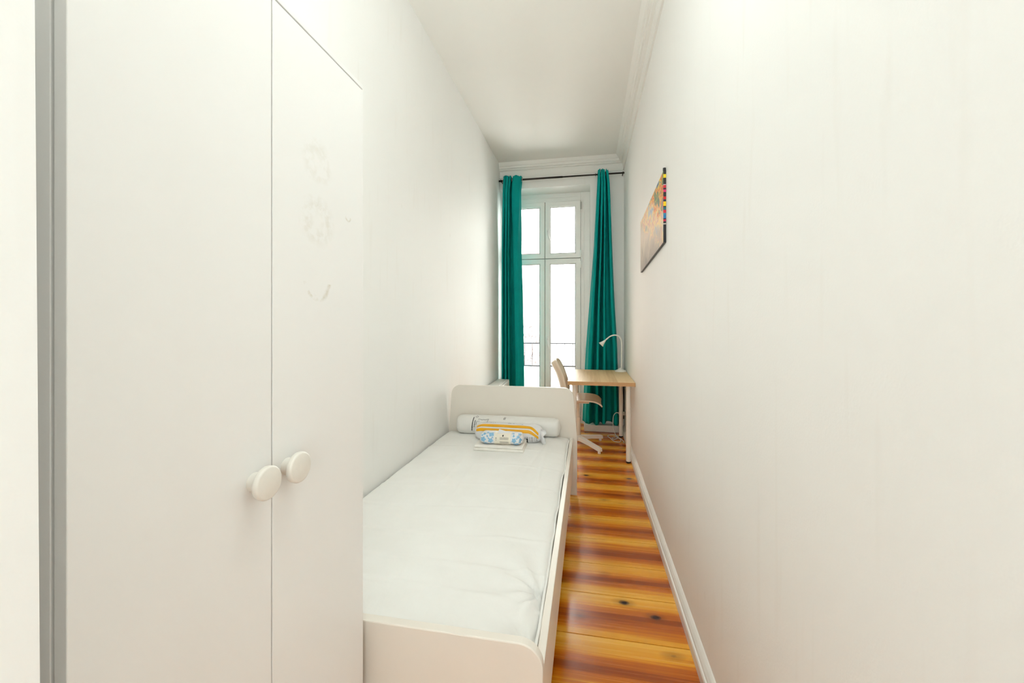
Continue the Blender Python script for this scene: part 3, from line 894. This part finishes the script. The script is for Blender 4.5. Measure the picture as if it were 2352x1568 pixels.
for r0, a_top in ((0, 26), (1, -10)):
    for i in range(12):
        u = 0.495 + i*0.0165
        a0 = a_top - 22
        q = [(u, a0), (u+0.008, a0), (u+0.008, a_top), (u, a_top)]
        bm.faces.new([bm.verts.new(sf(p[0], p[1], 0.0026)) for p in q])
part('print_table', bm, M['grey_ink'], fp)
decal(sf, [(0.56+0.016*math.cos(t*PI/5), 38+8*math.sin(t*PI/5)) for t in range(10)], M['ink'], fp, 'print_emblem', 0.0026)
strip(sf, [(0.405, 22), (0.405, 10)], 0.006, M['ink'], fp, 'print_mark', 0.0026, 300)
strip(sf, [(0.405, 4), (0.405, -6)], 0.006, M['grey_ink'], fp, 'print_mark', 0.0026, 300)
# folded corner of the film standing up
bm = bmesh.new()
for q in [[(-0.590, 2.600, 0.568), (-0.505, 2.592, 0.556), (-0.500, 2.615, 0.570), (-0.584, 2.630, 0.588)]]:
    bm.faces.new([bm.verts.new(p) for p in q])
tb = part('film_tab', bm, M['film_cool'], fp)
sm = tb.modifiers.new('thick', 'SOLIDIFY'); sm.thickness = 0.002

# ------------------------------------------------------------ curtain rod and curtains
RY, RZ = YB-0.095, 3.08
rod = thing('curtain_rod', (-0.33, RY, RZ), 'dark bronze curtain rod spanning above the window', 'curtain rod')
bm = bmesh.new(); tube(bm, [(XL+0.004, RY, RZ), (-0.30, RY, RZ)], 0.0115, 14)
part('rod', bm, M['bronze'], rod, True)
bm = bmesh.new(); tube(bm, [(-0.32, RY, RZ), (XR-0.004, RY, RZ)], 0.0095, 14)
part('rod', bm, M['bronze'], rod, True)
for x in (XL+0.03, XR-0.02):
    bm = bmesh.new(); tube(bm, [(x, RY, RZ), (x, YB-0.002, RZ)], 0.006, 8); torus(bm, (x, RY, RZ), (1, 0, 0), 0.014, 0.004)
    part('bracket', bm, M['bronze'], rod, True)
for x in (XL+0.055, 0.092):
    bm = bmesh.new(); torus(bm, (x, RY, RZ), (1, 0, 0), 0.0135, 0.004, 20, 6); part('ring_clip', bm, M['copper'] if x < 0 else M['bronze'], rod, True)

def interp(keys, z):
    """keys sorted by descending z: (z, v...)"""
    if z >= keys[0][0]: return keys[0][1:]
    for a, b_ in zip(keys, keys[1:]):
        if z >= b_[0]:
            t = (a[0]-z)/(a[0]-b_[0])
            return tuple(p + (q-p)*t for p, q in zip(a[1:], b_[1:]))
    return keys[-1][1:]

def curtain(name, label, ridges, edge, z_top, z_bot, rings, seed):
    """ridges: (u0, u1, depth_front, depth_back) cloth plateaus towards the room; valleys between are tight at the top and open further down"""
    def profile(open_):
        pts = []
        for (a, b_, f, bk) in ridges:
            w = (b_-a); e = w*(0.10 + 0.22*open_)
            pts += [(a, bk*0.9), (a+e*0.55, 0.25*bk + 0.1*f), (a+e, f*0.92), (a+w*0.5, f), (b_-e, f*0.90), (b_-e*0.45, 0.25*bk + 0.1*f), (b_-0.002, bk*0.9)]
        return spline([(u, y, 0) for u, y in pts], 5)
    fa, fb = profile(0.0), profile(1.0)
    nz = 90
    bm = bmesh.new(); g = []
    for j in range(nz+1):
        z0 = z_top + (z_bot-z_top)*j/nz
        xl, xr, amp = interp(edge, z0)
        o_ = min(1.0, max(0.0, (z_top-0.10-z0)/0.9)); o_ = o_*o_*(3-2*o_)
        row = []
        for p, q in zip(fa, fb):
            u = p.x + (q.x-p.x)*o_; y = p.y + (q.y-p.y)*o_
            n1 = noise.noise(Vector((u*4+seed, z0*0.8, 0.2)))
            x = xl + (xr-xl)*u + 0.010*n1*min(1, j/25)
            yy = y*amp*(1 + 0.25*n1*min(1, j/20)) + 0.006*noise.noise(Vector((u*10, z0*1.3, seed)))*min(1, j/15)
            z = z0
            if j == 0: z += 0.006*math.cos(u*23+seed) - (0.012 if u > 0.86 else 0)
            if j == nz: z += 0.012*math.sin(u*9+seed)
            row.append(bm.verts.new((x, RY + yy, z)))
        g.append(row)
    for j in range(nz):
        for k in range(len(fa)-1):
            bm.faces.new([g[j][k], g[j][k+1], g[j+1][k+1], g[j+1][k]])
    cx = sum(interp(edge, z_bot)[:2])/2
    t = thing(name, (cx, RY, z_bot), label, 'curtain', 'teal curtains')
    c = part('cloth', bm, M['curtain'], t, True)
    sm = c.modifiers.new('thick', 'SOLIDIFY'); sm.thickness = 0.0022; sm.offset = 0
    for x, ax in rings:
        bm = bmesh.new(); torus(bm, (x, RY, RZ), ax, 0.022, 0.0042, 24, 8)
        part('grommet', bm, M['steel'], t, True)
    return t

zt = RZ + 0.043
edge_l = [(zt, -1.030, -0.795, 1.0), (2.95, -1.040, -0.815, 1.0), (2.2, -1.058, -0.812, 1.05), (1.7, -1.062, -0.79, 1.1), (1.0, -1.062, -0.778, 1.1), (0.10, -1.062, -0.775, 1.1)]
curtain('curtain', 'teal curtain gathered at the left side of the window by the radiator',
        [(0.0, 0.15, -0.045, 0.050), (0.15, 0.30, -0.055, 0.060), (0.30, 0.40, -0.034, 0.066), (0.47, 0.985, -0.038, 0.040)], edge_l, zt, 0.10,
        [(-1.03+0.235*u, (1, s_, 0)) for u, s_ in ((0.15, 0.2), (0.30, -0.2), (0.43, 0.2), (0.965, 0.35))], 3.3)
edge_r = [(zt+0.0, 0.118, 0.238, 1.0), (2.95, 0.112, 0.258, 1.0), (2.75, 0.100, 0.268, 1.05), (2.2, 0.068, 0.292, 1.12), (1.6, 0.022, 0.318, 1.2), (1.0, -0.020, 0.352, 1.25), (0.10, -0.060, 0.372, 1.25)]
curtain('curtain', 'teal curtain fanning out at the right side of the window behind the desk',
        [(0.0, 0.26, -0.050, 0.045), (0.29, 0.47, -0.055, 0.062), (0.49, 0.66, -0.052, 0.062), (0.77, 0.995, -0.050, 0.058)], edge_r, zt, 0.105,
        [(0.118+0.12*u, (1, s_, 0)) for u, s_ in ((0.02, 0.3), (0.27, 0.2), (0.48, -0.2), (0.72, 0.2))], 8.1)

# ------------------------------------------------------------ desk
DX0, DX1, DY0, DY1, DZ = -0.188, XR-0.002, 3.80, 4.80, 0.755
desk = thing('desk', ((DX0+DX1)/2, (DY0+DY1)/2, 0.0), 'light oak topped desk with white round legs against the right wall', 'desk')
dt = part('tabletop', bx(DX0, DX1, DY0, DY1, DZ-0.035, DZ, 0.0015), M['oak'], desk)
eb = bmesh.new()
box(eb, DX0+0.001, DX1-0.001, DY0-0.0006, DY0+0.004, DZ-0.0345, DZ-0.0008)
part('edge_band', eb, M['oak_edge'], dt)
for (x, y) in [(0.372, 3.868), (0.372, 4.725), (-0.125, 3.868), (-0.125, 4.725)]:
    bm = bmesh.new()
    lathe(bm, [(0.0, 0.016), (0.0215, 0.016), (0.0215, 0.70), (0.0225, 0.702), (0.0225, DZ-0.0355), (0.0, DZ-0.0355)], (x, y, 0), (0, 0, 1), 28)
    lg = part('leg', bm, M['white_metal'], desk, True)
    md = lg.modifiers.new('edge', 'EDGE_SPLIT'); md.split_angle = math.radians(50)
    bm = bmesh.new(); lathe(bm, [(0.0, 0.0), (0.020, 0.0), (0.021, 0.003), (0.021, 0.0165), (0.0, 0.0165)], (x, y, 0), (0, 0, 1), 24)
    part('foot', bm, M['black'], lg)
    bm = bmesh.new(); lathe(bm, [(0.0, DZ-0.040), (0.045, DZ-0.040), (0.045, DZ-0.0352), (0.0, DZ-0.0352)], (x, y, 0), (0, 0, 1), 24)
    part('mount_plate', bm, M['white_metal'], lg)

# ------------------------------------------------------------ desk lamp
LX, LY = 0.364, 4.655
lamp = thing('desk_lamp', (LX, LY, DZ), 'small white gooseneck lamp on the desk corner by the curtain', 'lamp')
bm = bmesh.new()
lathe(bm, [(0.0, 0.0), (0.062, 0.0), (0.064, 0.004), (0.062, 0.011), (0.050, 0.018), (0.032, 0.025), (0.018, 0.034), (0.010, 0.042), (0.0, 0.043)], (LX, LY, DZ), (0, 0, 1), 36)
part('base', bm, M['white_metal'], lamp, True)
neck = spline([(LX+0.010, LY, DZ+0.03), (LX+0.010, LY, 0.95), (LX+0.011, LY, 1.07), (LX+0.002, LY, 1.122), (LX-0.026, LY, 1.156), (LX-0.066, LY, 1.166), (LX-0.112, LY, 1.153), (LX-0.152, LY, 1.122), (LX-0.176, LY, 1.098)], 8)
bm = bmesh.new(); tube(bm, neck, 0.0076, 12)
part('gooseneck', bm, M['white_metal'], lamp, True)
hd = Vector((-0.70, -0.12, -0.70)).normalized()
bm = bmesh.new()
lathe(bm, [(0.0, -0.006), (0.009, -0.004), (0.012, 0.006), (0.016, 0.024), (0.023, 0.044), (0.0315, 0.060), (0.0325, 0.064), (0.029, 0.062), (0.021, 0.046), (0.0, 0.040)], (LX-0.172, LY, 1.102), hd, 28)
hdp = part('lamp_head', bm, M['white_metal'], lamp, True)
bm = bmesh.new(); lathe(bm, [(0.0, 0.047), (0.017, 0.046), (0.0225, 0.050), (0.0, 0.052)], (LX-0.172, LY, 1.102), hd, 20)
part('lens', bm, M['film'], hdp, True)

# ------------------------------------------------------------ swivel chair facing the desk
CX, CY = -0.105, 4.33
ch = thing('swivel_chair', (CX, CY, 0.0), 'off white shell swivel chair pushed under the desk', 'chair')
prof_c = spline([(0.240, 0, 0.478), (0.230, 0, 0.492), (0.205, 0, 0.512), (0.15, 0, 0.528), (0.05, 0, 0.532), (-0.06, 0, 0.524), (-0.13, 0, 0.528), (-0.160, 0, 0.560), (-0.172, 0, 0.62), (-0.192, 0, 0.70), (-0.225, 0, 0.80), (-0.262, 0, 0.875), (-0.280, 0, 0.905)], 6)
bm = bmesh.new(); g = []
npf = len(prof_c)
for i, p in enumerate(prof_c):
    t = i/(npf-1)
    a = prof_c[max(i-1, 0)]; b_ = prof_c[min(i+1, npf-1)]
    d = (b_-a).normalized(); nrm = Vector((-d.z, 0, d.x))
    if nrm.z < 0 and t < 0.5: nrm = -nrm
    if t >= 0.5 and nrm.x < 0: nrm = -nrm
    hw = 0.225 if t < 0.5 else 0.225 - 0.05*((t-0.5)/0.5)
    if t < 0.12: hw *= math.sqrt(max(0.0, 1 - ((0.12-t)/0.13)**2))*0.35 + 0.65
    if t > 0.88: hw *= math.sqrt(max(0.0, 1 - ((t-0.88)/0.13)**2))*0.55 + 0.45
    curl = 0.012 if t < 0.4 else 0.012 + 0.062*min(1, (t-0.4)/0.25)
    row = []
    for k in range(21):
        v = -1 + 2*k/20
        q = p + nrm*(curl*abs(v)**2.2) - Vector((0, 0, 0.030))
        row.append(bm.verts.new((CX+q.x, CY+v*hw, q.z)))
    g.append(row)
for i in range(npf-1):
    for k in range(20):
        bm.faces.new([g[i][k], g[i][k+1], g[i+1][k+1], g[i+1][k]])
s = part('seat_shell', bm, M['chair'], ch, True)
sm = s.modifiers.new('thick', 'SOLIDIFY'); sm.thickness = 0.014; sm.offset = 0
bm = bmesh.new(); box(bm, CX-0.10, CX+0.12, CY-0.09, CY+0.09, 0.462, 0.480, 0.006)
part('seat_plate', bm, M['chair'], ch)
bm = bmesh.new(); lathe(bm, [(0.0, 0.07), (0.030, 0.07), (0.030, 0.29), (0.027, 0.30), (0.019, 0.302), (0.019, 0.445), (0.045, 0.457), (0.045, 0.464), (0.0, 0.464)], (CX, CY, 0), (0, 0, 1), 24)
pp = part('post', bm, M['chair'], ch, True)
md = pp.modifiers.new('edge', 'EDGE_SPLIT'); md.split_angle = math.radians(50)
bm = bmesh.new(); lathe(bm, [(0.0, 0.055), (0.042, 0.055), (0.045, 0.06), (0.045, 0.10), (0.036, 0.112), (0.0, 0.112)], (CX, CY, 0), (0, 0, 1), 28)
part('hub', bm, M['white_metal'], ch, True)
for k in range(4):
    a = math.radians(42 + 90*k)
    dx, dy = math.cos(a), math.sin(a); sx, sy = -dy, dx
    bm = bmesh.new()
    secs = []
    for (rr, w, zt_, zb_) in [(0.02, 0.026, 0.106, 0.062), (0.18, 0.023, 0.082, 0.048), (0.345, 0.020, 0.058, 0.022), (0.35, 0.017, 0.052, 0.026)]:
        secs.append([bm.verts.new((CX+dx*rr+sx*w*p, CY+dy*rr+sy*w*p, z)) for p, z in ((-1, zb_), (1, zb_), (0.85, zt_), (-0.85, zt_))])
    for u_, v_ in zip(secs, secs[1:]):
        for j in range(4): bm.faces.new([u_[j], u_[(j+1) % 4], v_[(j+1) % 4], v_[j]])
    bm.faces.new(secs[0]); bm.faces.new(secs[-1])
    lg = part('base_leg', bm, M['white_metal'], ch)
    bm = bmesh.new(); lathe(bm, [(0.0, 0.0), (0.014, 0.0), (0.015, 0.003), (0.013, 0.024), (0.0, 0.026)], (CX+dx*0.325, CY+dy*0.325, 0), (0, 0, 1), 16)
    part('glide', bm, M['white_metal'], lg, True)

# ------------------------------------------------------------ cables and sockets in the corner
dc = obj('dark_strip', bx(0.388, XR-0.001, YB-0.022, YB-0.001, 0.15, 0.70, 0.003), M['dark_brown'])  # plain dark brown upright strip against the window wall
rebase(dc, (0.409, YB-0.011, 0.15)); tag(dc, 'narrow dark brown strip in the corner behind the desk legs', 'cable duct')
ps = thing('power_strip', (0.39, 4.80, 0.255), 'short white power strip on the corner wall below the desk', 'power strip')
part('housing', bx(0.352, XR-0.002, 4.785, 4.82, 0.236, 0.274, 0.006), M['cord'], ps)
part('socket', bx(0.372, 0.402, 4.778, 4.787, 0.243, 0.267, 0.004), M['trim'], ps)
so = thing('adapter_plug', (0.415, 4.93, 0.59), 'small beige plug hanging on the dark strip behind the desk', 'plug')
part('plug_body', bx(0.395, 0.418, 4.945, 4.975, 0.555, 0.625, 0.006), M['cord'], so)
bm = bmesh.new(); tube(bm, spline([(0.408, 4.96, 0.56), (0.411, 4.955, 0.48), (0.414, 4.945, 0.38), (0.412, 4.93, 0.20), (0.40, 4.90, 0.09)], 8), 0.003, 8)
part('plug_cord', bm, M['steel'], so, True)
bm = bmesh.new()
pts = [(0.354, 4.80, 0.256), (0.325, 4.79, 0.262), (0.297, 4.78, 0.235), (0.287, 4.77, 0.18), (0.290, 4.75, 0.10), (0.315, 4.72, 0.02), (0.330, 4.67, 0.006), (0.36, 4.60, 0.006),
       (0.345, 4.51, 0.006), (0.29, 4.52, 0.006), (0.25, 4.63, 0.006), (0.225, 4.73, 0.006), (0.27, 4.775, 0.007), (0.325, 4.75, 0.008), (0.335, 4.645, 0.013), (0.29, 4.58, 0.012), (0.27, 4.64, 0.008), (0.32, 4.68, 0.012), (0.38, 4.58, 0.006), (0.385, 4.48, 0.006)]
tube(bm, spline(pts, 8), 0.0042, 8)
cb = obj('extension_cord', bm, M['cord'], None, True); rebase(cb, (0.33, 4.68, 0.0))
tag(cb, 'white extension cord coiled on the floor beside the rear desk leg', 'cord')

# ------------------------------------------------------------ picture on the right wall
pc = thing('canvas_picture', (XR, 2.82, 1.91), 'long unframed abstract canvas with bright strokes on the right wall', 'picture')
th = 0.016
def tilt_bm(bm):
    for v_ in bm.verts:
        v_.co.z -= (v_.co.y - 2.35)*0.048
    return bm
PY0, PY1 = 2.355, 3.33
bm = tilt_bm(bx(XR-th, XR-0.0005, PY0, PY1, 1.752, 2.150))
part('canvas', bm, M['art'], pc)
part('wrapped_edge', tilt_bm(bx(XR-th+0.0005, XR-0.0008, PY0-0.0015, PY0+0.0005, 1.752, 2.150)), M['art_edge'], pc)
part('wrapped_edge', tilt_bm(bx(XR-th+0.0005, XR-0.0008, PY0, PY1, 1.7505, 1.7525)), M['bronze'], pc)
bm = bmesh.new(); lathe(bm, [(0.0, -0.001), (0.008, -0.001), (0.008, 0.022), (0.0, 0.022)], (XR-0.008, PY0+0.012, 2.148), (0, 0, 1), 12)
part('hook', bm, M['ink'], pc)
